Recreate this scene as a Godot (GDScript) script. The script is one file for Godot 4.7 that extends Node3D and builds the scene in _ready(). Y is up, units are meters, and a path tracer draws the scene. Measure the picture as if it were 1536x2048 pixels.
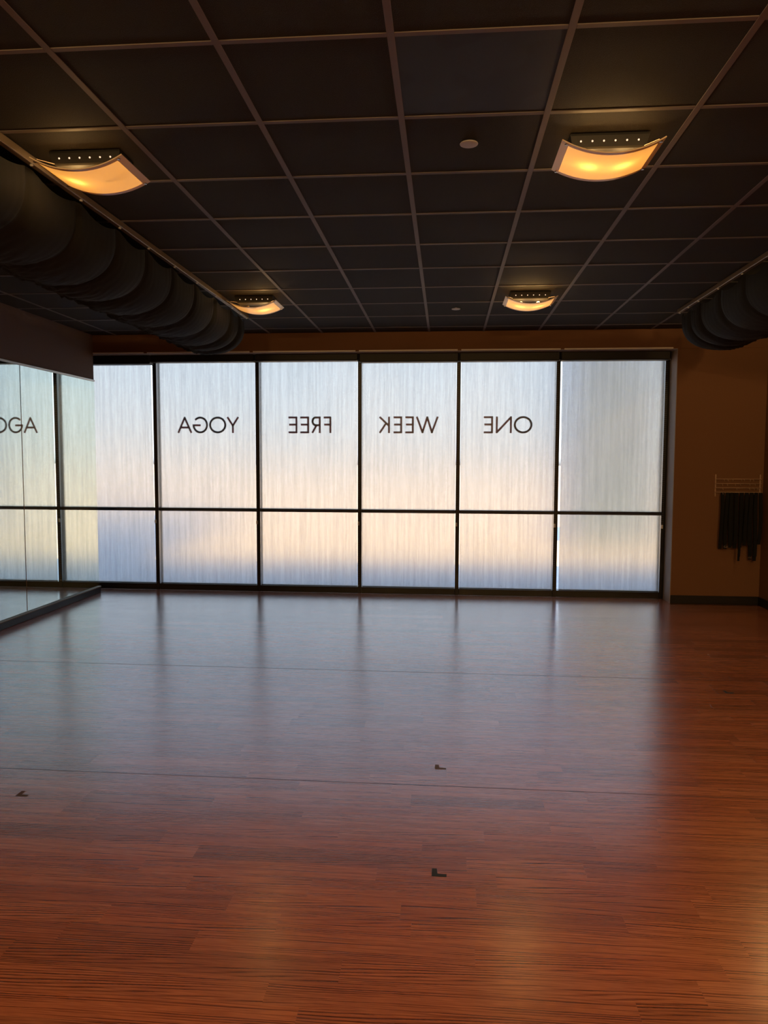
extends Node3D
# Yoga studio: a wood floor, a dark tile ceiling with four amber lamps, a wall of shaded windows and a mirror on the left.
# Metres, y up. The camera stands at x = 0, z = 0 and looks towards -z; "d" is the distance in front of it (z = -d).

const CEIL := 3.048
const WALL_D := 8.38      # room side of the window wall
const FRAME_D := 8.63     # front of the mullions, inside the recess
const LEFT_X := -4.15
const RIGHT_X := 3.49
const BACK_Z := 3.6
const TILE := 0.6096
const GRID_X := -0.2019   # one ceiling runner
const GRID_D := 2.5919    # one row of cross tees
const SOFFIT := 2.832
const JAMB_X := 2.528

var mats := {}
var names := {}
var rng := RandomNumberGenerator.new()

# ------------------------------------------------------------------ helpers

func numbered(called: String) -> String:
	if not names.has(called):
		names[called] = 0
		return called
	names[called] += 1
	return "%s_%03d" % [called, names[called]]

func tag(o: Node3D, label := "", category := "", group := "", kind := "") -> Node3D:
	if label: o.set_meta("label", label)
	if category: o.set_meta("category", category)
	if group: o.set_meta("group", group)
	if kind: o.set_meta("kind", kind)
	return o

func thing(called: String, at: Vector3, label: String, category: String, group := "", turn := 0.0) -> Node3D:
	var o := Node3D.new()
	o.name = numbered(called)
	add_child(o, true)
	o.position = at
	o.rotation.y = turn
	return tag(o, label, category, group)

func setting(called: String, at := Vector3.ZERO) -> Node3D:
	var o := Node3D.new()
	o.name = called
	add_child(o, true)
	o.position = at
	o.set_meta("kind", "structure")
	return o

func new_st() -> SurfaceTool:
	var st := SurfaceTool.new()
	st.begin(Mesh.PRIMITIVE_TRIANGLES)
	return st

func part(called: String, m: Mesh, material: Material, parent: Node3D, at := Vector3.ZERO, turn := Vector3.ZERO) -> MeshInstance3D:
	var o := MeshInstance3D.new()
	o.name = called
	o.mesh = m
	o.material_override = material
	parent.add_child(o, true)
	o.position = at
	o.rotation = turn
	return o

func done(st: SurfaceTool) -> ArrayMesh:
	st.generate_normals()
	return st.commit()

func quad(st: SurfaceTool, a: Vector3, b: Vector3, c: Vector3, d: Vector3, out: Vector3, uv := []) -> void:
	var p := [a, b, c, d]
	var t: Array = uv
	if Plane(a, b, c).normal.dot(out) < 0:
		p = [d, c, b, a]
		if t: t = [uv[3], uv[2], uv[1], uv[0]]
	for i in [0, 1, 2, 0, 2, 3]:
		if t: st.set_uv(t[i])
		st.add_vertex(p[i])

func tri(st: SurfaceTool, a: Vector3, b: Vector3, c: Vector3, out: Vector3) -> void:
	if Plane(a, b, c).normal.dot(out) < 0:
		st.add_vertex(c); st.add_vertex(b); st.add_vertex(a)
	else:
		st.add_vertex(a); st.add_vertex(b); st.add_vertex(c)

# a box with chamfered edges, flat shaded
func add_box(st: SurfaceTool, c: Vector3, size: Vector3, bevel := 0.002) -> void:
	st.set_smooth_group(-1)
	var h := size / 2.0
	var b := minf(bevel, minf(h.x, minf(h.y, h.z)) * 0.9)
	var i := h - Vector3(b, b, b)
	for ax in 3:
		var u := (ax + 1) % 3
		var v := (ax + 2) % 3
		for s in [-1.0, 1.0]:
			var pts := []
			for k in [[-1, -1], [1, -1], [1, 1], [-1, 1]]:
				var p := Vector3.ZERO
				p[ax] = s * h[ax]; p[u] = k[0] * i[u]; p[v] = k[1] * i[v]
				pts.append(c + p)
			var n := Vector3.ZERO
			n[ax] = s
			quad(st, pts[0], pts[1], pts[2], pts[3], n)
	for ax in 3:
		var u := (ax + 1) % 3
		var v := (ax + 2) % 3
		for su in [-1.0, 1.0]:
			for sv in [-1.0, 1.0]:
				var pts := []
				for k in [[-1.0, 0], [1.0, 0], [1.0, 1], [-1.0, 1]]:
					var p := Vector3.ZERO
					p[ax] = k[0] * i[ax]
					p[u] = su * (h[u] if k[1] == 0 else i[u])
					p[v] = sv * (i[v] if k[1] == 0 else h[v])
					pts.append(c + p)
				var n := Vector3.ZERO
				n[u] = su; n[v] = sv
				quad(st, pts[0], pts[1], pts[2], pts[3], n)
	for sx in [-1.0, 1.0]:
		for sy in [-1.0, 1.0]:
			for sz in [-1.0, 1.0]:
				tri(st, c + Vector3(sx * h.x, sy * i.y, sz * i.z), c + Vector3(sx * i.x, sy * h.y, sz * i.z), c + Vector3(sx * i.x, sy * i.y, sz * h.z), Vector3(sx, sy, sz))

func box(size: Vector3, bevel := 0.002) -> ArrayMesh:
	var st := new_st()
	add_box(st, Vector3.ZERO, size, bevel)
	return done(st)

# from lo to hi, in world or parent coordinates
func box_between(called: String, lo: Vector3, hi: Vector3, material: Material, parent: Node3D, bevel := 0.002) -> MeshInstance3D:
	return part(called, box(hi - lo, bevel), material, parent, (lo + hi) / 2.0)

func wall_box(lo: Vector3, hi: Vector3) -> Mesh:
	var st := new_st()
	add_box(st, (lo + hi) / 2.0, hi - lo, 0.001)
	return done(st)

# a round bar along a path
func add_tube(st: SurfaceTool, path: Array, r: float, sides := 8) -> void:
	st.set_smooth_group(0)
	var rings := []
	for k in path.size():
		var t: Vector3 = (path[mini(k + 1, path.size() - 1)] - path[maxi(k - 1, 0)]).normalized()
		var side := t.cross(Vector3.UP if absf(t.y) < 0.9 else Vector3.RIGHT).normalized()
		var up := side.cross(t).normalized()
		var ring := []
		for s in sides:
			var a := TAU * s / sides
			ring.append(path[k] + (side * cos(a) + up * sin(a)) * r)
		rings.append(ring)
	for k in path.size() - 1:
		for s in sides:
			var s2 := (s + 1) % sides
			var mid: Vector3 = (path[k] + path[k + 1]) / 2.0
			quad(st, rings[k][s], rings[k][s2], rings[k + 1][s2], rings[k + 1][s], (rings[k][s] + rings[k][s2] + rings[k + 1][s] + rings[k + 1][s2]) / 4.0 - mid)
	st.set_smooth_group(-1)
	for e in [0, path.size() - 1]:
		var out: Vector3 = path[0] - path[1] if e == 0 else path[e] - path[e - 1]
		for s in range(1, sides - 1):
			tri(st, rings[e][0], rings[e][s], rings[e][s + 1], out)

func tube(path: Array, r: float, sides := 8) -> ArrayMesh:
	var st := new_st()
	add_tube(st, path, r, sides)
	return done(st)

# a turned shape: profile of (radius, height) points round the y axis
func lathe(profile: Array, sides := 32) -> ArrayMesh:
	var st := new_st()
	for k in profile.size() - 1:
		st.set_smooth_group(k)
		var a: Vector2 = profile[k]
		var b: Vector2 = profile[k + 1]
		var dir := b - a
		for s in sides:
			var p := TAU * s / sides
			var q := TAU * (s + 1) / sides
			var mid := (p + q) / 2.0
			var n := Vector3(cos(mid) * -dir.y, dir.x, sin(mid) * -dir.y) * -1.0
			var a1 := Vector3(cos(p) * a.x, a.y, sin(p) * a.x)
			var a2 := Vector3(cos(q) * a.x, a.y, sin(q) * a.x)
			var b1 := Vector3(cos(p) * b.x, b.y, sin(p) * b.x)
			var b2 := Vector3(cos(q) * b.x, b.y, sin(q) * b.x)
			if a.x < 1e-5:
				tri(st, a1, b1, b2, n)
			elif b.x < 1e-5:
				tri(st, a1, a2, b1, n)
			else:
				quad(st, a1, a2, b2, b1, n)
	return done(st)

func mat(called: String, color: Color, rough := 0.7, metal := 0.0, spec := 0.5) -> StandardMaterial3D:
	var m := StandardMaterial3D.new()
	m.resource_name = called
	m.albedo_color = color
	m.roughness = rough
	m.metallic = metal
	m.metallic_specular = spec
	mats[called] = m
	return m

func noise_texture(sd: int, frequency: float, size: int, ramp: Array, octaves := 3) -> NoiseTexture2D:
	var n := FastNoiseLite.new()
	n.seed = sd
	n.noise_type = FastNoiseLite.TYPE_SIMPLEX_SMOOTH
	n.frequency = frequency
	n.fractal_octaves = octaves
	var t := NoiseTexture2D.new()
	t.width = size
	t.height = size
	t.seamless = true
	t.noise = n
	if ramp:
		var g := Gradient.new()
		g.offsets = PackedFloat32Array(ramp[0])
		g.colors = PackedColorArray(ramp[1])
		t.color_ramp = g
	return t

# ------------------------------------------------------------------ wood, fabric and other textures

func wood_images() -> Array:
	var w := 2048
	var h := 768
	var n1 := FastNoiseLite.new(); n1.seed = 11; n1.frequency = 1.0; n1.fractal_octaves = 2
	var n2 := FastNoiseLite.new(); n2.seed = 23; n2.frequency = 1.0; n2.fractal_octaves = 2
	var n3 := FastNoiseLite.new(); n3.seed = 37; n3.frequency = 1.0; n3.fractal_octaves = 1
	var n4 := FastNoiseLite.new(); n4.seed = 51; n4.frequency = 1.0; n4.fractal_octaves = 1
	var col := PackedByteArray(); col.resize(w * h * 3)
	var hgt := PackedByteArray(); hgt.resize(w * h)
	for y in h:
		var v := y * 0.001
		var row := y * w
		for x in w:
			var u := x * 0.0012
			# growth rings cut lengthwise: long lines that wander and close into flames
			var warp := n1.get_noise_2d(u * 0.45, v * 4.0)
			var t := v * 92.0 + warp * 4.0 + 0.35 * n3.get_noise_2d(u * 1.3, v * 22.0)
			var f := t - floorf(t)
			var band := smoothstep(0.45, 0.93, f) * (1.0 - smoothstep(0.93, 1.0, f))
			var strength := clampf(0.45 + 1.1 * n2.get_noise_2d(u * 0.8 + 40.0, v * 34.0), 0.0, 1.0)
			var fine := n3.get_noise_2d(u * 4.0, v * 420.0)
			var pore := n4.get_noise_2d(u * 14.0, v * 1100.0)
			var dark := clampf(band * strength * 1.3 + 0.30 * fine + 0.16 * pore + 0.18, 0.0, 1.0)
			var i := (row + x) * 3
			col[i] = int(lerpf(214.0, 108.0, dark))
			col[i + 1] = int(lerpf(138.0, 56.0, dark))
			col[i + 2] = int(lerpf(104.0, 42.0, dark))
			hgt[row + x] = int(clampf(150.0 - 70.0 * band * strength + 38.0 * fine + 60.0 * n2.get_noise_2d(u * 9.0, v * 34.0), 0.0, 255.0))
	return [ImageTexture.create_from_image(Image.create_from_data(w, h, false, Image.FORMAT_RGB8, col)),
		ImageTexture.create_from_image(Image.create_from_data(w, h, false, Image.FORMAT_L8, hgt))]

# screen cloth: fine weave with slubs that run down the drop
func cloth_image(sd: int) -> ImageTexture:
	var w := 512
	var h := 1024
	var r := RandomNumberGenerator.new()
	r.seed = sd
	var n := FastNoiseLite.new(); n.seed = sd; n.frequency = 1.0; n.fractal_octaves = 3
	var n2 := FastNoiseLite.new(); n2.seed = sd + 5; n2.frequency = 1.0; n2.fractal_octaves = 1
	var data := PackedByteArray(); data.resize(w * h * 3)
	for y in h:
		for x in w:
			var streak := n.get_noise_2d(x * 0.045, y * 0.0016)
			var slub := n2.get_noise_2d(x * 0.42, y * 0.012)
			var g := 0.925 + 0.055 * streak + 0.03 * slub + r.randf_range(-0.05, 0.05)
			var b := int(clampf(g, 0.0, 1.0) * 255.0)
			var i := (y * w + x) * 3
			data[i] = b; data[i + 1] = b; data[i + 2] = b
	return ImageTexture.create_from_image(Image.create_from_data(w, h, false, Image.FORMAT_RGB8, data))

func make_materials() -> void:
	mat("wall_paint", Color(0.47, 0.325, 0.215), 0.75).normal_enabled = false
	mat("left_paint", Color(0.48, 0.40, 0.36), 0.75)
	mat("liner", Color(0.66, 0.61, 0.57), 0.6)
	mat("profile", Color(0.92, 0.90, 0.88), 0.5)
	mat("dark_base", Color(0.10, 0.085, 0.08), 0.45)
	mat("black_frame", Color(0.055, 0.05, 0.05), 0.35, 0.0, 0.5)
	mat("cassette", Color(0.05, 0.045, 0.045), 0.5)
	mat("chain", Color(0.55, 0.55, 0.56), 0.3, 0.8)
	mat("clip", Color(0.82, 0.82, 0.82), 0.35, 0.15)
	mat("rail", Color(0.50, 0.44, 0.37), 0.45, 0.3)
	mat("grid", Color(0.42, 0.385, 0.37), 0.6)
	mat("plate", Color(0.70, 0.70, 0.72), 0.5)
	mat("pan", Color(0.045, 0.038, 0.032), 0.5)
	var vinyl := mat("vinyl", Color(0.45, 0.10, 0.14), 0.6)
	vinyl.backlight_enabled = true
	vinyl.backlight = Color(0.72, 0.50, 0.52)
	mat("tape", Color(0.20, 0.23, 0.28), 0.8)
	mat("strap", Color(0.028, 0.027, 0.032), 0.9)
	mat("chrome", Color(0.75, 0.68, 0.62), 0.25, 1.0)
	mat("rack_wire", Color(0.80, 0.68, 0.58), 0.35, 0.2)
	mat("worn_tape", Color(0.40, 0.34, 0.33), 0.6)
	mat("channel", Color(0.80, 0.78, 0.76), 0.35, 0.7)
	var mirror := mat("mirror", Color(0.90, 0.95, 0.92), 0.02, 1.0)
	mirror.metallic_specular = 0.5
	mat("mirror_back", Color(0.10, 0.12, 0.11), 0.5)
	# ceiling tiles: black mineral fibre
	var tile := mat("ceiling_tile", Color(1, 1, 1), 0.85)
	tile.albedo_texture = noise_texture(5, 0.16, 512, [[0.0, 0.35, 0.6, 1.0], [Color(0.08, 0.073, 0.067), Color(0.138, 0.126, 0.117), Color(0.158, 0.145, 0.134), Color(0.19, 0.175, 0.16)]], 4)
	tile.uv1_triplanar = true
	tile.uv1_scale = Vector3(2.2, 2.2, 2.2)
	tile.heightmap_enabled = true
	tile.heightmap_texture = noise_texture(6, 0.2, 512, [], 3)
	tile.heightmap_scale = 0.15
	var smooth := mat("smooth_tile", Color(1, 1, 1), 0.65)
	smooth.albedo_texture = noise_texture(17, 0.006, 256, [[0.0, 0.38, 0.5, 1.0], [Color(0.12, 0.085, 0.07), Color(0.13, 0.10, 0.085), Color(0.15, 0.142, 0.136), Color(0.155, 0.15, 0.145)]], 2)
	smooth.uv1_triplanar = true
	smooth.uv1_scale = Vector3(1.6, 1.6, 1.6)
	# painted walls carry a faint roller stipple
	for k in ["wall_paint", "left_paint"]:
		var m: StandardMaterial3D = mats[k]
		m.uv1_triplanar = true
		m.uv1_world_triplanar = true
		m.uv1_scale = Vector3(3, 3, 3)
		m.heightmap_enabled = true
		m.heightmap_texture = noise_texture(9, 0.12, 256, [], 3)
		m.heightmap_scale = 0.05
	# floor
	var wood := wood_images()
	var tints := [Color(1, 1, 1), Color(0.96, 0.94, 0.93), Color(0.92, 0.89, 0.88), Color(0.99, 0.97, 0.93), Color(0.97, 0.93, 0.90), Color(0.88, 0.86, 0.85)]
	for k in tints.size():
		var m := mat("wood_%d" % k, tints[k], 0.27, 0.0, 0.78)
		m.albedo_texture = wood[0]
		m.texture_repeat = true
		m.heightmap_enabled = true
		m.heightmap_texture = wood[1]
		m.heightmap_scale = 0.045
		m.clearcoat_enabled = true
		m.clearcoat = 1.0
		m.clearcoat_roughness = 0.21
	mat("seam", Color(0.16, 0.07, 0.04), 0.5)
	# screen cloth of the roller shades: lets light through and scatters it a little
	for k in 3:
		var m := mat("cloth_%d" % k, Color(0.735, 0.74, 0.74, 0.0), 0.27)
		m.albedo_texture = cloth_image(100 + k)
		m.transparency = BaseMaterial3D.TRANSPARENCY_ALPHA
		m.refraction_enabled = true
		m.refraction_scale = 0.05
	var glass := mat("glass", Color(0.95, 0.97, 0.97, 0.04), 0.02)
	glass.transparency = BaseMaterial3D.TRANSPARENCY_ALPHA
	# lamps
	var diffuser := mat("diffuser", Color(1.0, 0.97, 0.92), 0.35)
	diffuser.backlight_enabled = true
	diffuser.backlight = Color(0.51, 0.455, 0.295)
	diffuser.emission_enabled = true
	diffuser.emission = Color(1.0, 0.70, 0.32)
	diffuser.emission_energy_multiplier = 0.45
	var rim := mat("rim", Color(0.95, 0.88, 0.76), 0.2)
	rim.backlight_enabled = true
	rim.backlight = Color(0.56, 0.49, 0.37)
	var bulb := mat("bulb", Color(1, 0.9, 0.7), 0.4)
	bulb.emission_enabled = true
	bulb.emission = Color(1.0, 0.80, 0.50)
	bulb.emission_energy_multiplier = 6.0
	mat("dead_bulb", Color(0.55, 0.45, 0.33), 0.3)
	var hole := mat("hole", Color(1, 0.92, 0.85), 0.4)
	hole.emission_enabled = true
	hole.emission = Color(1.0, 0.88, 0.78)
	hole.emission_energy_multiplier = 0.9
	# slings
	mat("black_cloth", Color(0.058, 0.053, 0.05), 0.85)
	# outdoors
	var pave := mat("asphalt", Color(1, 1, 1), 0.9)
	pave.albedo_texture = noise_texture(31, 0.05, 512, [[0.0, 1.0], [Color(0.80, 0.80, 0.83), Color(0.90, 0.90, 0.92)]], 4)
	pave.uv1_triplanar = true
	pave.uv1_world_triplanar = true
	pave.uv1_scale = Vector3(0.3, 0.3, 0.3)
	mat("blue_paint", Color(0.54, 0.66, 0.88), 0.8)
	mat("facade", Color(0.72, 0.60, 0.46), 0.8)

# ------------------------------------------------------------------ camera and light

func make_view() -> void:
	var cam := Camera3D.new()
	cam.name = "camera"
	add_child(cam)
	var yaw := 0.0841904
	var pitch := -0.0709492
	var roll := 0.0034391
	cam.transform = Transform3D(Basis(Vector3.UP, yaw) * Basis(Vector3.RIGHT, pitch) * Basis(Vector3.BACK, roll), Vector3(0, 1.6, 0))
	cam.fov = rad_to_deg(2.0 * atan(1024.0 / 1459.83))
	cam.near = 0.05
	cam.far = 400.0
	cam.current = true
	var e := Environment.new()
	e.tonemap_mode = Environment.TONE_MAPPER_LINEAR
	e.tonemap_exposure = 1.0
	e.sdfgi_enabled = true
	e.ssao_enabled = true
	e.ssil_enabled = true
	e.background_mode = Environment.BG_SKY
	var sky := ProceduralSkyMaterial.new()
	sky.sky_top_color = Color(0.63, 0.765, 0.91)
	sky.sky_horizon_color = Color(0.89, 0.915, 0.93)
	sky.sky_curve = 0.22
	sky.ground_bottom_color = Color(0.45, 0.45, 0.48)
	sky.ground_horizon_color = Color(0.55, 0.53, 0.52)
	sky.sky_energy_multiplier = 1.6
	sky.ground_energy_multiplier = 0.8
	var s := Sky.new()
	s.sky_material = sky
	e.sky = s
	var w := WorldEnvironment.new()
	w.name = "environment"
	w.environment = e
	add_child(w)
	# late sun from behind the building: it reaches the paving beyond the building's own shadow
	var sun := DirectionalLight3D.new()
	sun.name = "sun"
	sun.light_color = Color(1.0, 0.77, 0.33)
	sun.light_energy = 4.9
	sun.light_angular_distance = 0.6
	sun.shadow_enabled = true
	sun.sky_mode = DirectionalLight3D.SKY_MODE_LIGHT_ONLY
	add_child(sun)
	sun.rotation = Vector3(deg_to_rad(-52.0), deg_to_rad(4.0), 0)

# ------------------------------------------------------------------ the room

func make_shell() -> void:
	var wf := setting("wall_front")
	box_between("header", Vector3(-4.95, SOFFIT + 0.006, -8.95), Vector3(RIGHT_X + 0.25, 3.5, -WALL_D), mats.wall_paint, wf, 0.003)
	box_between("pier", Vector3(JAMB_X + 0.006, -0.2, -8.95), Vector3(RIGHT_X + 0.25, SOFFIT + 0.006, -WALL_D), mats.wall_paint, wf, 0.003)
	box_between("recess_end", Vector3(-4.95, -0.2, -8.95), Vector3(-4.80, SOFFIT + 0.006, -WALL_D), mats.wall_paint, wf, 0.003)
	var wl := setting("wall_left")
	part("partition", wall_box(Vector3(-4.95, -0.2, -WALL_D), Vector3(LEFT_X, 3.5, BACK_Z + 0.2)), mats.left_paint, wl)
	var wr := setting("wall_right")
	part("face", wall_box(Vector3(RIGHT_X, -0.2, -WALL_D), Vector3(RIGHT_X + 0.25, 3.5, BACK_Z + 0.2)), mats.wall_paint, wr)
	var wb := setting("wall_back")
	part("face", wall_box(Vector3(LEFT_X, -0.2, BACK_Z), Vector3(RIGHT_X, 3.5, BACK_Z + 0.2)), mats.wall_paint, wb)
	var rf := setting("roof")
	part("slab", wall_box(Vector3(-4.95, 3.5, -8.95), Vector3(30.0, 4.1, 14.0)), mats.wall_paint, rf)
	# window liner: the light jamb and soffit of the recess
	var t1 := setting("trim_1")
	box_between("jamb", Vector3(JAMB_X, 0.0, -8.75), Vector3(JAMB_X + 0.006, SOFFIT, -WALL_D - 0.001), mats.liner, t1, 0.001)
	box_between("soffit", Vector3(-4.80, SOFFIT, -8.75), Vector3(JAMB_X + 0.006, SOFFIT + 0.006, -WALL_D - 0.001), mats.liner, t1, 0.001)
	# baseboards
	var b1 := setting("baseboard_front")
	box_between("board", Vector3(JAMB_X + 0.004, 0.0, -WALL_D), Vector3(RIGHT_X, 0.095, -WALL_D + 0.012), mats.dark_base, b1, 0.004)
	var b2 := setting("baseboard_right")
	box_between("board", Vector3(RIGHT_X - 0.012, 0.0, -WALL_D + 0.012), Vector3(RIGHT_X, 0.095, BACK_Z), mats.dark_base, b2, 0.004)
	var b3 := setting("baseboard_left")
	box_between("board", Vector3(LEFT_X, 0.0, -WALL_D), Vector3(LEFT_X + 0.028, 0.066, BACK_Z), mats.dark_base, b3, 0.004)
	box_between("ledge", Vector3(LEFT_X, 0.066, -WALL_D), Vector3(LEFT_X + 0.034, 0.080, BACK_Z), mats.rail, b3, 0.003)
	var t2 := setting("trim_2")
	box_between("mirror_channel", Vector3(LEFT_X, 2.512, -WALL_D), Vector3(LEFT_X + 0.014, 2.532, 0.8), mats.channel, t2, 0.002)

func make_ceiling() -> void:
	var c := setting("ceiling")
	box_between("deck", Vector3(-4.95, CEIL + 0.08, -WALL_D), Vector3(RIGHT_X + 0.2, CEIL + 0.14, BACK_Z + 0.1), mats.black_frame, c, 0.001)
	var xs := [LEFT_X]
	for k in range(-6, 7):
		xs.append(GRID_X + k * TILE)
	xs.append(RIGHT_X)
	var ds := [WALL_D]
	var j := 9
	while GRID_D + j * TILE > -BACK_Z + 0.1:
		ds.append(GRID_D + j * TILE)
		j -= 1
	ds.append(-BACK_Z)
	var tile_meshes := {}
	for a in xs.size() - 1:
		for b in ds.size() - 1:
			var w: float = xs[a + 1] - xs[a] - 0.008
			var l: float = ds[b] - ds[b + 1] - 0.008
			var key := "%.3f %.3f" % [w, l]
			if not tile_meshes.has(key):
				tile_meshes[key] = box(Vector3(w, 0.016, l), 0.002)
			var smooth_one := absf((xs[a] + xs[a + 1]) / 2.0 - (GRID_X + TILE / 2.0)) < 0.1 and absf((ds[b] + ds[b + 1]) / 2.0 - (GRID_D + TILE / 2.0)) < 0.1
			part("ceiling_tile", tile_meshes[key], mats.smooth_tile if smooth_one else mats.ceiling_tile, c, Vector3((xs[a] + xs[a + 1]) / 2.0, CEIL + 0.011, -(ds[b] + ds[b + 1]) / 2.0))
	# T-bar grid: long runners towards the window, short cross tees between them
	var runner := box(Vector3(0.026, 0.004, WALL_D + BACK_Z - 0.002), 0.0008)
	for k in range(1, xs.size() - 1):
		part("grid_runner", runner, mats.grid, c, Vector3(xs[k], CEIL, (BACK_Z - WALL_D) / 2.0))
	var tees := {}
	for b in range(1, ds.size() - 1):
		for a in xs.size() - 1:
			var w: float = xs[a + 1] - xs[a] - 0.027
			var key := "%.3f" % w
			if not tees.has(key):
				tees[key] = box(Vector3(w, 0.004, 0.024), 0.0008)
			part("cross_tee", tees[key], mats.grid, c, Vector3((xs[a] + xs[a + 1]) / 2.0, CEIL + 0.0006, -ds[b]))

func plank_mesh(length: float, width: float, u0: float, v0: float) -> ArrayMesh:
	var st := new_st()
	st.set_smooth_group(-1)
	var hx := length / 2.0
	var hz := width / 2.0
	var b := 0.0003
	var uv := func(x: float, z: float) -> Vector2: return Vector2((u0 + x + hx) / 2.4576, (v0 + z + hz) / 0.768)
	var rings := []
	for k in [[hx - b, hz - b, 0.0], [hx, hz, -0.0002], [hx, hz, -0.006]]:
		rings.append([Vector3(-k[0], k[2], -k[1]), Vector3(k[0], k[2], -k[1]), Vector3(k[0], k[2], k[1]), Vector3(-k[0], k[2], k[1])])
	var t: Array = rings[0]
	quad(st, t[0], t[1], t[2], t[3], Vector3.UP, t.map(func(p): return uv.call(p.x, p.z)))
	for k in 2:
		for s in 4:
			var q := [rings[k][s], rings[k][(s + 1) % 4], rings[k + 1][(s + 1) % 4], rings[k + 1][s]]
			quad(st, q[0], q[1], q[2], q[3], (q[0] + q[1]) / 2.0 * Vector3(1, 0, 1) + Vector3(0, 0.1, 0), q.map(func(p): return uv.call(p.x, p.z)))
	st.generate_normals()
	st.generate_tangents()
	return st.commit()

func make_floor() -> void:
	var f := setting("floor")
	box_between("slab", Vector3(-4.95, -0.14, -8.95), Vector3(RIGHT_X + 0.2, -0.0062, BACK_Z + 0.1), mats.seam, f, 0.001)
	rng.seed = 4
	var pitch := 0.107
	var first := 8.745
	var x_lo := LEFT_X + 0.002
	var lengths := [0.46, 0.62, 0.78, 0.93, 1.10]
	var pool := {}
	for i in lengths.size():
		pool[i] = []
		for k in 9:
			pool[i].append(plank_mesh(lengths[i], pitch, rng.randf_range(0.0, 2.45 - lengths[i]), rng.randf_range(0.0, 0.765 - pitch)))
	var placed := []
	var d := first
	var row := 0
	while d > -BACK_Z:
		var far_row := d > WALL_D
		var lo := -4.79 if far_row else x_lo
		var hi := JAMB_X if far_row else RIGHT_X - 0.001
		var x := lo
		var first_len := rng.randf_range(0.2, 0.9)
		while x < hi - 0.001:
			var i := rng.randi_range(0, lengths.size() - 1)
			var l: float = lengths[i]
			var m: Mesh = null
			if x == lo:
				l = first_len
			elif x + l <= hi - 0.12:
				m = pool[i][rng.randi_range(0, 8)]
			else:
				l = hi - x
			var tone := rng.randi_range(0, 5)
			placed.append({"l": l, "m": m, "at": Vector3(x + l / 2.0, 0.0, -(d - pitch / 2.0)), "tone": tone, "u": rng.randf_range(0.0, 1.2), "v": rng.randf_range(0.0, 0.65)})
			x += l
		d -= pitch
		row += 1
	# two welded joints run across the room
	for d2 in [3.502, 5.428]:
		box_between("weld_strip", Vector3(x_lo, -0.002, -d2 - 0.0018), Vector3(RIGHT_X - 0.014, 0.0006, -d2 + 0.0018), mats.seam, f, 0.0005)
	# the planks that show largest become parts of their own; the others are joined, tone by tone
	var eye := Vector3(0, 1.6, 0)
	var aim := Vector3(-sin(0.0842), 0, -cos(0.0842))
	for p in placed:
		var q: Vector3 = p.at
		var dist := eye.distance_to(q)
		var ahead := q.dot(aim)
		var across := absf(q.dot(Vector3(-aim.z, 0, aim.x)))
		var in_view: bool = ahead > 1.7 and across - p.l / 2.0 < ahead * 0.54
		p.rank = p.l / pow(dist, 3.0) if in_view else -dist
	placed.sort_custom(func(a, b): return a.rank > b.rank)
	var rest := {}
	for k in placed.size():
		var p: Dictionary = placed[k]
		if p.m == null:
			p.m = plank_mesh(p.l, pitch, p.u, p.v)
		if k < 300:
			part("plank", p.m, mats["wood_%d" % p.tone], f, p.at)
		else:
			if not rest.has(p.tone):
				rest[p.tone] = new_st()
			rest[p.tone].append_from(p.m, 0, Transform3D(Basis(), p.at))
	for tone in rest:
		var o := part("planking", rest[tone].commit(), mats["wood_%d" % tone], f)
		o.set_meta("kind", "stuff")

# ------------------------------------------------------------------ the window

var mull := [-4.745, -3.515, -2.252, -1.020, 0.141, 1.283, 2.502]

func make_window() -> void:
	var w := setting("window_1")
	var bar := box(Vector3(0.046, SOFFIT - 0.004, 0.12), 0.003)
	for k in mull.size():
		part("mullion", bar, mats.black_frame, w, Vector3(mull[k], (SOFFIT - 0.004) / 2.0 + 0.002, -FRAME_D - 0.06))
	for k in mull.size() - 1:
		var a: float = mull[k] + 0.0235
		var b: float = mull[k + 1] - 0.0235
		box_between("sill", Vector3(a, 0.003, -8.75), Vector3(b, 0.078, -8.634), mats.black_frame, w, 0.003)
		box_between("transom", Vector3(a, 0.972, -8.75), Vector3(b, 1.012, -8.655), mats.black_frame, w, 0.003)
		box_between("head", Vector3(a, 2.775, -8.75), Vector3(b, SOFFIT - 0.003, -8.66), mats.black_frame, w, 0.003)
		box_between("pane", Vector3(a, 1.013, -8.684), Vector3(b, 2.774, -8.678), mats.glass, w, 0.001)
		box_between("pane", Vector3(a, 0.079, -8.684), Vector3(b, 0.971, -8.678), mats.glass, w, 0.001)

# a drop of cloth that hangs from xl..xr at the top to xl2..xr2 at the foot
func drop_mesh(xl: float, xr: float, xl2: float, xr2: float, top: float, foot: float) -> ArrayMesh:
	var st := new_st()
	st.set_smooth_group(-1)
	var t := 0.0012
	var front := [Vector3(xl2, foot, 0), Vector3(xr2, foot, 0), Vector3(xr, top, 0), Vector3(xl, top, 0)]
	var back := front.map(func(p): return p + Vector3(0, 0, -t))
	var uv := [Vector2(0, 1), Vector2(1, 1), Vector2(1, 0), Vector2(0, 0)]
	quad(st, front[0], front[1], front[2], front[3], Vector3.BACK, uv)
	quad(st, back[0], back[1], back[2], back[3], Vector3.FORWARD, uv)
	for s in 4:
		var n := (s + 1) % 4
		var out: Vector3 = (front[s] + front[n]) / 2.0 - (front[0] + front[2]) / 2.0
		quad(st, front[s], front[n], back[n], back[s], out, [uv[s], uv[n], uv[n], uv[s]])
	st.generate_normals()
	return st.commit()

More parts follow.
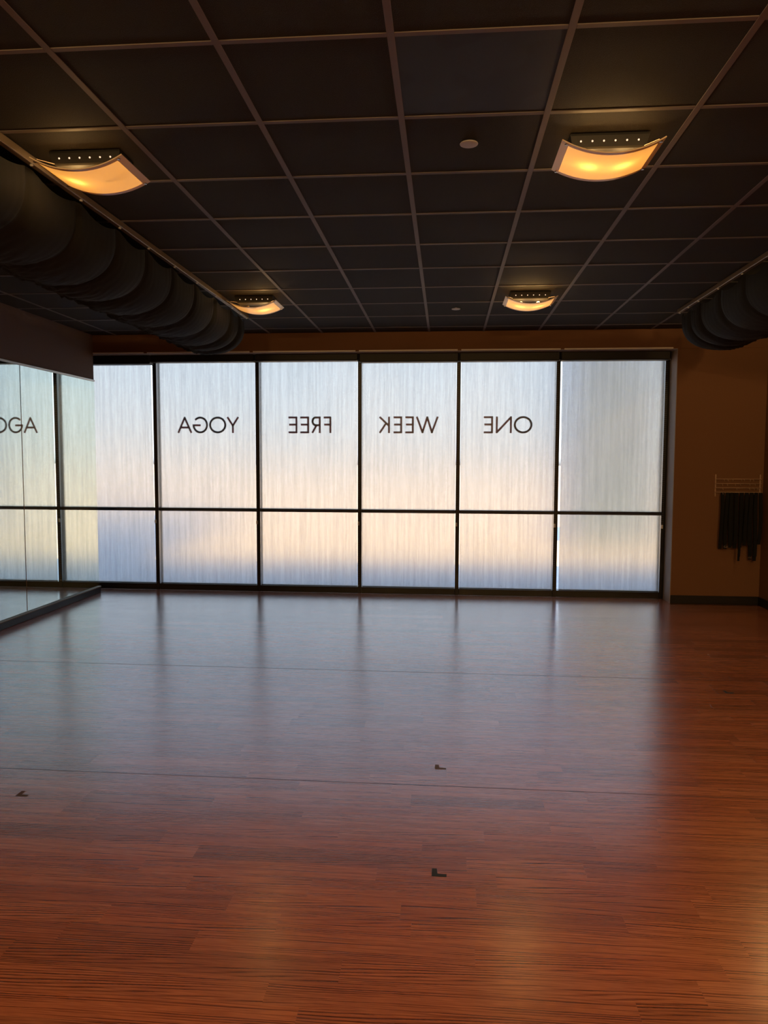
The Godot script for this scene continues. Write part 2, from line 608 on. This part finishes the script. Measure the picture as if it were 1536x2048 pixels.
func bead_chain(top: float, foot: float) -> ArrayMesh:
	var st := new_st()
	var bead := SphereMesh.new()
	bead.radius = 0.0028
	bead.height = 0.0056
	bead.radial_segments = 6
	bead.rings = 3
	for s in [-0.007, 0.007]:
		var y := top
		while y > foot:
			st.append_from(bead, 0, Transform3D(Basis(), Vector3(s, y, 0)))
			y -= 0.022
	for k in 5:
		var a := PI * k / 4.0
		st.append_from(bead, 0, Transform3D(Basis(), Vector3(-0.007 * cos(a), foot - 0.007 * sin(a), 0)))
	for s in [-0.007, 0.007]:
		add_tube(st, [Vector3(s, top, 0), Vector3(s, foot, 0)], 0.0007, 5)
	return done_keep(st)

func done_keep(st: SurfaceTool) -> ArrayMesh:
	return st.commit()

func make_shades() -> void:
	# gaps left and right of each drop, at the top and at the foot
	var gaps := [
		[0.012, 0.022, 0.012, 0.004], [0.016, 0.004, 0.016, 0.004], [0.005, 0.005, 0.005, 0.005],
		[0.006, 0.005, 0.010, 0.005], [0.005, 0.005, 0.005, 0.008], [0.019, 0.006, 0.026, 0.006]]
	var box_h := [0.103, 0.082, 0.080, 0.100, 0.098, 0.098]
	var labels := [
		"pale roller shade in the narrow leftmost bay, half hidden by the mirror wall",
		"pale roller shade with the word YOGA showing through",
		"pale roller shade with the word FREE showing through",
		"pale roller shade with the word WEEK showing through",
		"pale roller shade with the word ONE showing through",
		"pale roller shade without lettering, next to the bare brown wall"]
	var case_meshes := {}
	for k in 6:
		var a: float = mull[k]
		var b: float = mull[k + 1]
		var mid := (a + b) / 2.0
		var o := thing("roller_shade", Vector3(mid, 0, -8.5), labels[k], "roller shade", "roller shades across the window")
		var w := b - a - 0.016
		var h: float = box_h[k]
		# cassette: a box with a rounded lower front
		var st := new_st()
		add_box(st, Vector3(0, SOFFIT - h / 2.0, -0.062), Vector3(w, h, 0.124), 0.008)
		part("cassette", done(st), mats.cassette, o)
		var cap := box(Vector3(0.006, h * 0.94, 0.118), 0.004)
		for s in [-1.0, 1.0]:
			part("end_cap", cap, mats.black_frame, o, Vector3(s * (w / 2.0 + 0.003), SOFFIT - h / 2.0, -0.062))
		box_between("mounting_profile", Vector3(-w / 2.0 + 0.012, SOFFIT + 0.002, 0.1205), Vector3(w / 2.0 - 0.012, SOFFIT + 0.018, 0.127), mats.profile, o, 0.0015)
		var g: Array = gaps[k]
		var hw := (b - a) / 2.0 - 0.023
		var top := 2.80
		var cloth := part("fabric", drop_mesh(-hw + g[0], hw - g[1], -hw + g[2], hw - g[3], top, 0.084), mats["cloth_%d" % (k % 3)], o, Vector3(0, 0, -0.141))
		var c := box_between("hem_bar", Vector3(-hw + g[2], 0.079, -0.1475), Vector3(hw - g[3], 0.090, -0.1375), mats.black_frame, o, 0.002)
		c.name = "hem_bar"
		# operating chain on the mullion to the right, with its hold-down
		var cx := (b - a) / 2.0 - 0.0125
		part("bead_chain", bead_chain(SOFFIT - h - 0.002, 0.86 if k % 2 else 0.10), mats.chain, o, Vector3(cx, 0, -0.120))
		var hold := new_st()
		add_box(hold, Vector3(0, 0, 0), Vector3(0.020, 0.045, 0.012), 0.003)
		add_tube(hold, [Vector3(0, 0.006, 0.004), Vector3(0, 0.006, 0.011)], 0.007, 10)
		part("chain_holder", done(hold), mats.clip, o, Vector3(cx, 0.845, -0.122))

# letters as strokes on a unit cell; each stroke is a bar or an arc of even width
func letter_strokes(ch: String) -> Array:
	match ch:
		"A": return [["l", 0, 0, 0.5, 1], ["l", 0.5, 1, 1, 0], ["l", 0.2, 0.33, 0.8, 0.33]]
		"E": return [["l", 0, 0, 0, 1], ["l", 0, 1, 1, 1], ["l", 0, 0.52, 0.92, 0.52], ["l", 0, 0, 1, 0]]
		"F": return [["l", 0, 0, 0, 1], ["l", 0, 1, 1, 1], ["l", 0, 0.52, 0.92, 0.52]]
		"G": return [["a", 48, 360], ["l", 0.52, 0.48, 1, 0.48]]
		"K": return [["l", 0, 0, 0, 1], ["l", 1, 1, 0.05, 0.46], ["l", 0.32, 0.62, 1, 0]]
		"N": return [["l", 0, 0, 0, 1], ["l", 0, 1, 1, 0], ["l", 1, 0, 1, 1]]
		"O": return [["a", 0, 360]]
		"R": return [["l", 0, 0, 0, 1], ["l", 0, 1, 0.55, 1], ["r", 0.55, 0.74, 0.26], ["l", 0, 0.48, 0.55, 0.48], ["l", 0.45, 0.48, 1, 0]]
		"W": return [["l", 0, 1, 0.27, 0], ["l", 0.27, 0, 0.5, 1], ["l", 0.5, 1, 0.73, 0], ["l", 0.73, 0, 1, 1]]
		"Y": return [["l", 0, 1, 0.5, 0.45], ["l", 1, 1, 0.5, 0.45], ["l", 0.5, 0.45, 0.5, 0]]
	return []

func add_bar(st: SurfaceTool, a: Vector2, b: Vector2, w: float, t: float) -> void:
	var d := (b - a).normalized()
	var n := Vector2(-d.y, d.x) * w / 2.0
	a -= d * w * 0.35
	b += d * w * 0.35
	var p := [a + n, b + n, b - n, a - n]
	var f := p.map(func(q): return Vector3(q.x, q.y, t / 2.0))
	var k := p.map(func(q): return Vector3(q.x, q.y, -t / 2.0))
	quad(st, f[0], f[1], f[2], f[3], Vector3.BACK)
	quad(st, k[0], k[1], k[2], k[3], Vector3.FORWARD)
	for s in 4:
		quad(st, f[s], f[(s + 1) % 4], k[(s + 1) % 4], k[s], (f[s] + f[(s + 1) % 4]) / 2.0 - (f[0] + f[2]) / 2.0)

# w, h of the letter; mirrored, as it is put on to be read from the street
func letter_mesh(ch: String, w: float, h: float) -> ArrayMesh:
	var st := new_st()
	st.set_smooth_group(-1)
	var sw := 0.0235
	var t := 0.0012
	var iw := w - sw
	var ih := h - sw
	var at := func(x: float, y: float) -> Vector2: return Vector2(-(x - 0.5) * iw, (y - 0.5) * ih)
	for s in letter_strokes(ch):
		if s[0] == "l":
			add_bar(st, at.call(s[1], s[2]), at.call(s[3], s[4]), sw, t)
		elif s[0] == "a":
			var n := 40
			for k in n:
				var p := deg_to_rad(lerpf(s[1], s[2], float(k) / n))
				var q := deg_to_rad(lerpf(s[1], s[2], float(k + 1) / n))
				add_bar(st, at.call(0.5 + 0.5 * cos(p), 0.5 + 0.5 * sin(p)), at.call(0.5 + 0.5 * cos(q), 0.5 + 0.5 * sin(q)), sw, t)
		elif s[0] == "r":
			var n := 14
			for k in n:
				var p := PI / 2.0 - PI * k / n
				var q := PI / 2.0 - PI * (k + 1) / n
				add_bar(st, at.call(s[1] + 0.45 * cos(p), s[2] + s[3] * sin(p)), at.call(s[1] + 0.45 * cos(q), s[2] + s[3] * sin(q)), sw, t)
	return done(st)

func make_letters() -> void:
	# word, then for each letter as it stands from left to right: letter, left edge, right edge
	var words := [
		["YOGA", [["A", -3.252, -3.072], ["G", -3.064, -2.874], ["O", -2.858, -2.648], ["Y", -2.640, -2.492]]],
		["FREE", [["E", -1.888, -1.776], ["E", -1.746, -1.634], ["R", -1.604, -1.494], ["F", -1.462, -1.366]]],
		["WEEK", [["K", -0.794, -0.664], ["E", -0.626, -0.520], ["E", -0.486, -0.382], ["W", -0.356, -0.092]]],
		["ONE", [["E", 0.434, 0.546], ["N", 0.578, 0.764], ["O", 0.786, 1.000]]]]
	for w in words:
		var first: Array = w[1][0]
		var last: Array = w[1][-1]
		var mid: float = (first[1] + last[2]) / 2.0
		var o := thing("window_lettering", Vector3(mid, 2.017, -8.6745), "maroon thin capitals reading %s backwards on the window" % w[0], "lettering", "words on the window")
		for l in w[1]:
			part("letter", letter_mesh(l[0], l[2] - l[1], 0.200), mats.vinyl, o, Vector3((l[1] + l[2]) / 2.0 - mid, 0, 0))

# ------------------------------------------------------------------ mirrors

func make_mirrors() -> void:
	var labels := ["tall frameless wall mirror meeting the window at the corner", "tall frameless wall mirror cut by the left edge of the photo", "tall frameless wall mirror, third from the window", "tall frameless wall mirror, fourth from the window"]
	var d := WALL_D - 0.002
	for k in 4:
		var l := 1.52
		var o := thing("wall_mirror", Vector3(LEFT_X, 0.081, -(d - l / 2.0)), labels[k], "mirror", "mirrors along the left wall")
		box_between("backing", Vector3(0.0005, 0.0, -l / 2.0 + 0.0005), Vector3(0.003, 2.43, l / 2.0 - 0.0005), mats.mirror_back, o, 0.0005)
		box_between("glass", Vector3(0.003, 0.0, -l / 2.0 + 0.004), Vector3(0.009, 2.43, l / 2.0 - 0.004), mats.mirror, o, 0.0025)
		d -= l

# ------------------------------------------------------------------ lamps

func bent_sheet(x0: float, x1: float, z0: float, z1: float, radius: float, t: float) -> ArrayMesh:
	var st := new_st()
	st.set_smooth_group(0)
	var n := 20
	var pts := []
	for k in n + 1:
		var x := lerpf(x0, x1, float(k) / n)
		var y := radius - sqrt(radius * radius - x * x)
		var nrm := Vector2(-x, radius - y).normalized()
		pts.append([Vector2(x, y), Vector2(x, y) + nrm * t])
	for k in n:
		for side in 2:
			st.set_smooth_group(side)
			var a: Vector2 = pts[k][side]
			var b: Vector2 = pts[k + 1][side]
			quad(st, Vector3(a.x, a.y, z0), Vector3(b.x, b.y, z0), Vector3(b.x, b.y, z1), Vector3(a.x, a.y, z1), Vector3.DOWN if side == 0 else Vector3.UP)
		st.set_smooth_group(-1)
		for z in [z0, z1]:
			var q := [pts[k][0], pts[k + 1][0], pts[k + 1][1], pts[k][1]]
			quad(st, Vector3(q[0].x, q[0].y, z), Vector3(q[1].x, q[1].y, z), Vector3(q[2].x, q[2].y, z), Vector3(q[3].x, q[3].y, z), Vector3(0, 0, z - (z0 + z1) / 2.0))
	for e in [0, n]:
		var a: Vector2 = pts[e][0]
		var b: Vector2 = pts[e][1]
		quad(st, Vector3(a.x, a.y, z0), Vector3(a.x, a.y, z1), Vector3(b.x, b.y, z1), Vector3(b.x, b.y, z0), Vector3(e - n / 2.0, 0, 0))
	return done(st)

func make_lamp(x: float, d: float, label: String, lit: Array, energy := LAMP_ENERGY) -> void:
	var o := thing("ceiling_lamp", Vector3(x, CEIL, -d), label, "ceiling lamp", "amber glass ceiling lamps")
	var low := -0.124
	var radius := 0.433
	var hx := 0.221
	var hz := 0.163
	var ix := 0.190
	var iz := 0.138
	# metal pan: a shallow tray, wider at the ceiling
	var st := new_st()
	st.set_smooth_group(-1)
	var prof := [[0.172, 0.078, -0.003], [0.172, 0.078, -0.012], [0.160, 0.066, -0.056], [0.150, 0.058, -0.062]]
	var rings := []
	for p in prof:
		rings.append([Vector3(-p[0], p[2], -p[1]), Vector3(p[0], p[2], -p[1]), Vector3(p[0], p[2], p[1]), Vector3(-p[0], p[2], p[1])])
	for k in 3:
		for s in 4:
			var q := [rings[k][s], rings[k][(s + 1) % 4], rings[k + 1][(s + 1) % 4], rings[k + 1][s]]
			quad(st, q[0], q[1], q[2], q[3], (q[0] + q[1]) * Vector3(1, 0, 1) + Vector3(0, -0.01, 0))
	quad(st, rings[3][0], rings[3][1], rings[3][2], rings[3][3], Vector3.DOWN)
	quad(st, rings[0][0], rings[0][1], rings[0][2], rings[0][3], Vector3.UP)
	var pan := part("pan", done(st), mats.pan, o)
	var vent := SphereMesh.new()
	vent.radius = 0.0042
	vent.height = 0.0084
	vent.radial_segments = 12
	vent.rings = 6
	for k in 6:
		part("vent_hole", vent, mats.hole, pan, Vector3(-0.125 + 0.05 * k, -0.034, 0.0725))
	# bent glass: amber middle, paler rim round it
	part("diffuser", bent_sheet(-ix, ix, -iz, iz, radius, 0.005), mats.diffuser, o, Vector3(0, low, 0))
	var rim := part("glass_rim", bent_sheet(-hx, hx, iz + 0.0005, hz, radius, 0.005), mats.rim, o, Vector3(0, low, 0))
	part("glass_rim", bent_sheet(-hx, hx, -hz, -iz - 0.0005, radius, 0.005), mats.rim, o, Vector3(0, low, 0))
	part("glass_rim", bent_sheet(-hx, -ix - 0.0005, -iz, iz, radius, 0.005), mats.rim, o, Vector3(0, low, 0))
	part("glass_rim", bent_sheet(ix + 0.0005, hx, -iz, iz, radius, 0.005), mats.rim, o, Vector3(0, low, 0))
	# corner pins hold the glass to the pan
	for sx in [-1.0, 1.0]:
		for sz in [-1.0, 1.0]:
			var y := radius - sqrt(radius * radius - 0.2 * 0.2)
			var pin := new_st()
			add_tube(pin, [Vector3(sx * 0.148, -0.054, sz * 0.055), Vector3(sx * 0.196, low + y + 0.012, sz * 0.146), Vector3(sx * 0.2, low + y - 0.004, sz * 0.15)], 0.003, 8)
			add_tube(pin, [Vector3(sx * 0.2, low + y - 0.0005, sz * 0.15), Vector3(sx * 0.2, low + y - 0.005, sz * 0.15)], 0.0075, 12)
			part("corner_pin", done(pin), mats.chrome, o)
	var globe := SphereMesh.new()
	globe.radius = 0.019
	globe.height = 0.046
	globe.radial_segments = 16
	globe.rings = 8
	for k in 2:
		var at := Vector3(-0.074 + 0.148 * k, -0.094, 0)
		var b := part("bulb", globe, mats.bulb if lit[k] else mats.dead_bulb, o, at)
		if lit[k]:
			var light := OmniLight3D.new()
			light.name = "bulb_light"
			light.light_color = Color(1.0, 0.80, 0.52)
			light.light_energy = energy
			light.light_size = 0.02
			light.omni_range = 14.0
			light.omni_attenuation = 2.0
			light.shadow_enabled = true
			o.add_child(light, true)
			light.position = at

const LAMP_ENERGY := 0.038   # the dimmed rows in view
const BACK_ENERGY := 0.85   # the rows over and behind the viewer are turned up

func make_lamps() -> void:
	var xs := [-1.706, 0.709]
	make_lamp(xs[0], 3.482, "bent amber glass ceiling lamp beside the left fabric sling, nearest row", [true, false])
	make_lamp(xs[1], 3.482, "bent amber glass ceiling lamp at upper right, lit by two bulbs, nearest row", [true, true])
	make_lamp(xs[0], 6.520, "small-looking bent amber lamp near the window, beside the left sling's far end", [false, true])
	make_lamp(xs[1], 6.520, "small-looking bent amber lamp near the window, right of centre", [true, true])
	# the same rows go on over and behind the camera
	make_lamp(3.124, 6.520, "bent amber lamp hidden behind the right sling, near the window", [true, true], 0.14)
	make_lamp(3.124, 3.482, "bent amber lamp hidden behind the right sling, middle row", [true, true], 0.5)
	make_lamp(xs[0], 0.434, "bent amber glass ceiling lamp over the viewer, left", [true, true], BACK_ENERGY)
	make_lamp(xs[1], 0.434, "bent amber glass ceiling lamp over the viewer, centre", [true, true], BACK_ENERGY)
	make_lamp(3.124, 0.434, "bent amber glass ceiling lamp over the viewer, right", [true, true], BACK_ENERGY)
	make_lamp(xs[0], -2.614, "bent amber glass ceiling lamp behind the viewer, left", [true, true], BACK_ENERGY)
	make_lamp(xs[1], -2.614, "bent amber glass ceiling lamp behind the viewer, centre", [true, true], BACK_ENERGY)
	make_lamp(3.124, -2.614, "bent amber glass ceiling lamp behind the viewer, right", [true, true], BACK_ENERGY)

# ------------------------------------------------------------------ fabric slings

func sling_mesh(x_in: float, x_out: float, clips: Array, sd: int) -> ArrayMesh:
	var n1 := FastNoiseLite.new(); n1.seed = sd; n1.frequency = 1.0; n1.fractal_octaves = 3
	var rows := []
	var d0: float = clips[0]
	var d1: float = clips[-1]
	var steps := int((d1 - d0) / 0.018)
	var cols := 34
	var pos := PackedVector3Array()
	for i in steps + 1:
		var d := lerpf(d0, d1, float(i) / steps)
		var k := 0
		while k < clips.size() - 2 and clips[k + 1] < d:
			k += 1
		var span: float = clips[k + 1] - clips[k]
		var ph: float = (d - clips[k]) / span          # 0 and 1 at the clips
		var sag := 4.0 * ph * (1.0 - ph)
		var near_clip: float = minf(ph, 1.0 - ph) * span
		for j in cols + 1:
			var t := float(j) / cols
			var a := PI * t
			# U-shaped section
			var x := lerpf(x_in, x_out, 0.5 - 0.5 * cos(a)) 
			var bulge: float = pow(sin(a), 0.62)
			var edge := 1.0 - bulge
			var depth := 0.335 + 0.030 * sag * bulge
			var y := CEIL - 0.050 - depth * bulge - 0.050 * sag * pow(edge, 1.5)
			var inward := signf(x_out - x_in)
			# the belly swells between the clips, and a crease runs down from each clip
			var side := -inward * cos(a)
			x += side * 0.030 * sag * sin(a)
			var crease := exp(-pow(near_clip / 0.022, 2.0)) * 0.022 * pow(edge + 0.15, 0.5)
			x -= side * crease
			y += crease * 0.6 * bulge
			# gathers radiating from the clips
			var gather := sin((d - clips[k]) * 95.0 + 3.0 * n1.get_noise_2d(d * 4.0, t * 3.0)) * 0.0035 * exp(-near_clip / 0.09)
			# slanting wrinkles along the lower belly
			var wr := n1.get_noise_2d(d * 34.0 + t * 22.0 * inward, t * 5.0 + d * 2.0)
			var low := smoothstep(0.50, 0.72, t) * (1.0 - smoothstep(0.80, 0.98, t)) + 0.25 * smoothstep(0.25, 0.5, t) * (1.0 - smoothstep(0.5, 0.8, t))
			var nrm := Vector2(side * absf(cos(a)), -sin(a)).normalized()
			x += nrm.x * (gather + wr * 0.034 * low)
			y += nrm.y * (gather + wr * 0.034 * low)
			pos.append(Vector3(x, y, -d))
	var st := new_st()
	st.set_smooth_group(0)
	for v in pos:
		st.add_vertex(v)
	for i in steps:
		for j in cols:
			var a := i * (cols + 1) + j
			var b := a + cols + 1
			var q := [a, a + 1, b + 1, a, b + 1, b]
			if x_out < x_in:
				q.reverse()
			for v in q:
				st.add_index(v)
	st.generate_normals()
	return st.commit()

func make_sling(label: String, x_in: float, x_out: float, clips: Array, sd: int) -> void:
	var end: float = clips[-1]
	var o := thing("fabric_sling", Vector3(0, 0, 0), label, "fabric sling", "fabric slings under the ceiling")
	part("fabric", sling_mesh(x_in, x_out, clips, sd), mats.black_cloth, o)
	for x in [x_in, x_out]:
		box_between("rail", Vector3(x - 0.017, CEIL - 0.042, -end - 0.06), Vector3(x + 0.017, CEIL - 0.003, -clips[0]), mats.rail, o, 0.004)
	var button := lathe([Vector2(0, 0.006), Vector2(0.006, 0.005), Vector2(0.009, 0.0), Vector2(0.006, -0.005), Vector2(0, -0.006)], 12)
	for d in clips:
		part("clip", button, mats.clip, o, Vector3(x_in + 0.010 * signf(x_in - x_out), CEIL - 0.049, -d))

func make_slings() -> void:
	var left := [7.22, 7.008, 6.73, 6.253, 5.771, 5.288, 4.82, 4.389]
	var d := 4.389 - 0.475
	while d > -1.2:
		left.append(d)
		d -= 0.475
	left.reverse()
	make_sling("long black fabric sling hung from a rail along the left side of the ceiling", -1.995, -2.66, left, 3)
	var right := [7.243, 6.993, 6.73, 6.261, 5.781]
	d = 5.781 - 0.475
	while d > -1.2:
		right.append(d)
		d -= 0.475
	right.reverse()
	make_sling("black fabric sling hung from a rail at the right edge of the photo", 2.205, 2.87, right, 8)

# ------------------------------------------------------------------ small things

func make_small() -> void:
	var cover := lathe([Vector2(0, 0.0), Vector2(0.010, 0.0), Vector2(0.012, -0.008), Vector2(0.040, -0.010), Vector2(0.0415, -0.012), Vector2(0.0405, -0.0145), Vector2(0.034, -0.016), Vector2(0, -0.017)], 40)
	var p1 := thing("sprinkler_plate", Vector3(0.091, CEIL + 0.003, -3.458), "large round white sprinkler cover plate on the black ceiling", "cover plate", "sprinkler plates on the ceiling")
	part("disc", cover, mats.plate, p1)
	var p2 := thing("sprinkler_plate", Vector3(0.082, CEIL + 0.003, -7.11), "tiny distant sprinkler cover plate between the two far lamps", "cover plate", "sprinkler plates on the ceiling")
	part("disc", cover, mats.plate, p2)
	# L-shaped tape marks on the floor
	var marks := [
		[-0.040, 2.768, 0.0, "clear dark L-shaped tape mark on the bare floor, nearest to the viewer"],
		[-0.042, 3.752, 0.0, "faint dark L-shaped tape mark straight behind the nearest one"],
		[-2.027, 3.262, 0.0, "faint dark L-shaped tape mark at the left edge"],
		[1.943, 5.184, 0.0, "small dark L-shaped tape mark on the warm right-hand side of the floor"]]
	for m in marks:
		var st := new_st()
		st.set_smooth_group(-1)
		var pts := [Vector2(0, 0), Vector2(0.020, 0), Vector2(0.022, 0.034), Vector2(0.058, 0.036), Vector2(0.057, 0.055), Vector2(0, 0.055)]
		var t := 0.0004
		for f in [[0, 1, 2], [0, 2, 5], [2, 3, 4], [2, 4, 5]]:
			tri(st, Vector3(pts[f[0]].x, t, pts[f[0]].y), Vector3(pts[f[1]].x, t, pts[f[1]].y), Vector3(pts[f[2]].x, t, pts[f[2]].y), Vector3.UP)
		for k in 6:
			var a: Vector2 = pts[k]
			var b: Vector2 = pts[(k + 1) % 6]
			quad(st, Vector3(a.x, t, a.y), Vector3(b.x, t, b.y), Vector3(b.x, 0, b.y), Vector3(a.x, 0, a.y), Vector3((b - a).y, 0, -(b - a).x))
		var o := thing("tape_mark", Vector3(m[0], 0.0003, -m[1]), m[3], "tape mark", "tape marks on the floor", m[2])
		part("tape", done(st), mats.worn_tape if m[3].begins_with("faint") else mats.tape, o)

func make_rack() -> void:
	var o := thing("strap_rack", Vector3(2.98, 1.20, -WALL_D), "chrome wire rack with four rods on the brown wall beside the corner", "rack")
	var ys := [0.205, 0.155, 0.108, 0.060]
	for x in [0.0, 0.475]:
		box_between("bracket", Vector3(x - 0.006, 0.01, 0.0), Vector3(x + 0.006, 0.255, 0.010), mats.rack_wire, o, 0.002)
	for k in 4:
		part("rod", tube([Vector3(-0.004, ys[k], 0.012), Vector3(0.004, ys[k], 0.055), Vector3(0.47, ys[k], 0.055), Vector3(0.48, ys[k], 0.012)], 0.0035, 8), mats.rack_wire, o)
	rng.seed = 21
	for k in 4:
		for h in 9:
			var x := 0.06 + 0.047 * h + rng.randf_range(-0.012, 0.012)
			if rng.randf() < 0.35:
				continue
			part("hook", tube([Vector3(x, ys[k] + 0.003, 0.057), Vector3(x, ys[k] - 0.010, 0.066), Vector3(x, ys[k] - 0.022, 0.074), Vector3(x, ys[k] - 0.014, 0.082)], 0.002, 6), mats.rack_wire, o)
	# straps: each a doubled black webbing band hung over the lowest rods
	var spots := [
		[0.062, 0.62, "leftmost black webbing strap hanging from the wall rack"],
		[0.098, 0.615, "black webbing strap with a metal ring near its foot, second from the left"],
		[0.132, 0.60, "black webbing strap on the wall rack, third from the left"],
		[0.166, 0.585, "black webbing strap on the wall rack, fourth from the left"],
		[0.200, 0.61, "black webbing strap on the wall rack, fifth from the left"],
		[0.236, 0.745, "long narrow-ended black strap hanging below its neighbours near the rack's middle"],
		[0.270, 0.60, "black webbing strap on the wall rack, just right of the long middle one"],
		[0.304, 0.575, "black webbing strap on the wall rack, fifth from the right"],
		[0.338, 0.57, "black webbing strap on the wall rack, fourth from the right"],
		[0.374, 0.735, "long black strap hanging low at right, left one of the low pair"],
		[0.408, 0.745, "long black strap hanging low at right, right one of the low pair"],
		[0.444, 0.56, "rightmost black webbing strap beside the room corner"]]
	for k in spots.size():
		var s: Array = spots[k]
		var l: float = s[1]
		var depth := 0.046 + 0.033 * (k % 3)
		var st := new_st()
		st.set_smooth_group(-1)
		var w := 0.036 if k != 5 else 0.024
		var b := thing("yoga_strap", Vector3(2.98 + s[0], 1.242, -WALL_D), s[2], "strap", "black straps on the wall rack")
		for layer in 2:
			var path := []
			var n := 12
			var ll := l - 0.05 * layer
			for i in n + 1:
				var f := float(i) / n
				path.append(Vector3(0.004 * sin(f * 5.0 + k), 0.010 - f * ll, depth + (0.014 if layer else 0.0) + 0.006 * sin(f * 4.0 + k * 1.7)))
			for i in n:
				var a: Vector3 = path[i]
				var c: Vector3 = path[i + 1]
				var hw := Vector3(w / 2.0, 0, 0.002 * sin(k * 2.0))
				var th := Vector3(0, 0, 0.0012)
				quad(st, a - hw + th, a + hw + th, c + hw + th, c - hw + th, Vector3.BACK)
				quad(st, a - hw - th, a + hw - th, c + hw - th, c - hw - th, Vector3.FORWARD)
				quad(st, a - hw - th, a - hw + th, c - hw + th, c - hw - th, Vector3.LEFT)
				quad(st, a + hw - th, a + hw + th, c + hw + th, c + hw - th, Vector3.RIGHT)
				if i == n - 1:
					quad(st, c - hw - th, c + hw - th, c + hw + th, c - hw + th, Vector3.DOWN)
		# the fold over the rod
		add_box(st, Vector3(0.004 * sin(float(k)), 0.012, depth + 0.007), Vector3(w, 0.006, 0.018), 0.002)
		part("webbing", done(st), mats.strap, b)
		if k in [1, 6, 9]:
			var ring := []
			for i in 13:
				var a := PI * i / 12.0
				ring.append(Vector3(-0.018 * cos(a), 0.03 - l + 0.02 * sin(a), depth + 0.022))
			ring.append(ring[0])
			part("ring", tube(ring, 0.002, 6), mats.chrome, b)

# ------------------------------------------------------------------ outdoors

func make_outdoors() -> void:
	var g := setting("ground")
	part("paving", wall_box(Vector3(-150, -0.5, -260), Vector3(150, -0.15, -8.95)), mats.asphalt, g)
	# the building's taller wing to the left keeps the paving there in shade
	part("block", wall_box(Vector3(-45.0, -0.5, -8.95), Vector3(-4.96, 17.0, 14.0)), mats.facade, setting("wall_wing"))
	# a blue kiosk across the lane, seen only as a dim upright shape behind the last shade
	var o := thing("kiosk", Vector3(3.42, -0.15, -15.6), "pale blue kiosk outside, a dim upright shape behind the last shade on the right", "kiosk")
	part("walls", box(Vector3(1.75, 4.0, 1.4), 0.02), mats.blue_paint, o, Vector3(0, 2.0, 0))
	part("roof", box(Vector3(1.95, 0.12, 1.6), 0.02), mats.blue_paint, o, Vector3(0, 4.06, 0))
	part("door", box(Vector3(0.85, 2.05, 0.03), 0.005), mats.blue_paint, o, Vector3(0.2, 1.05, 0.715))

func _ready() -> void:
	make_view()
	make_materials()
	make_shell()
	make_floor()
	make_ceiling()
	make_window()
	make_shades()
	make_letters()
	make_mirrors()
	make_outdoors()
	make_lamps()
	make_slings()
	make_rack()
	make_small()
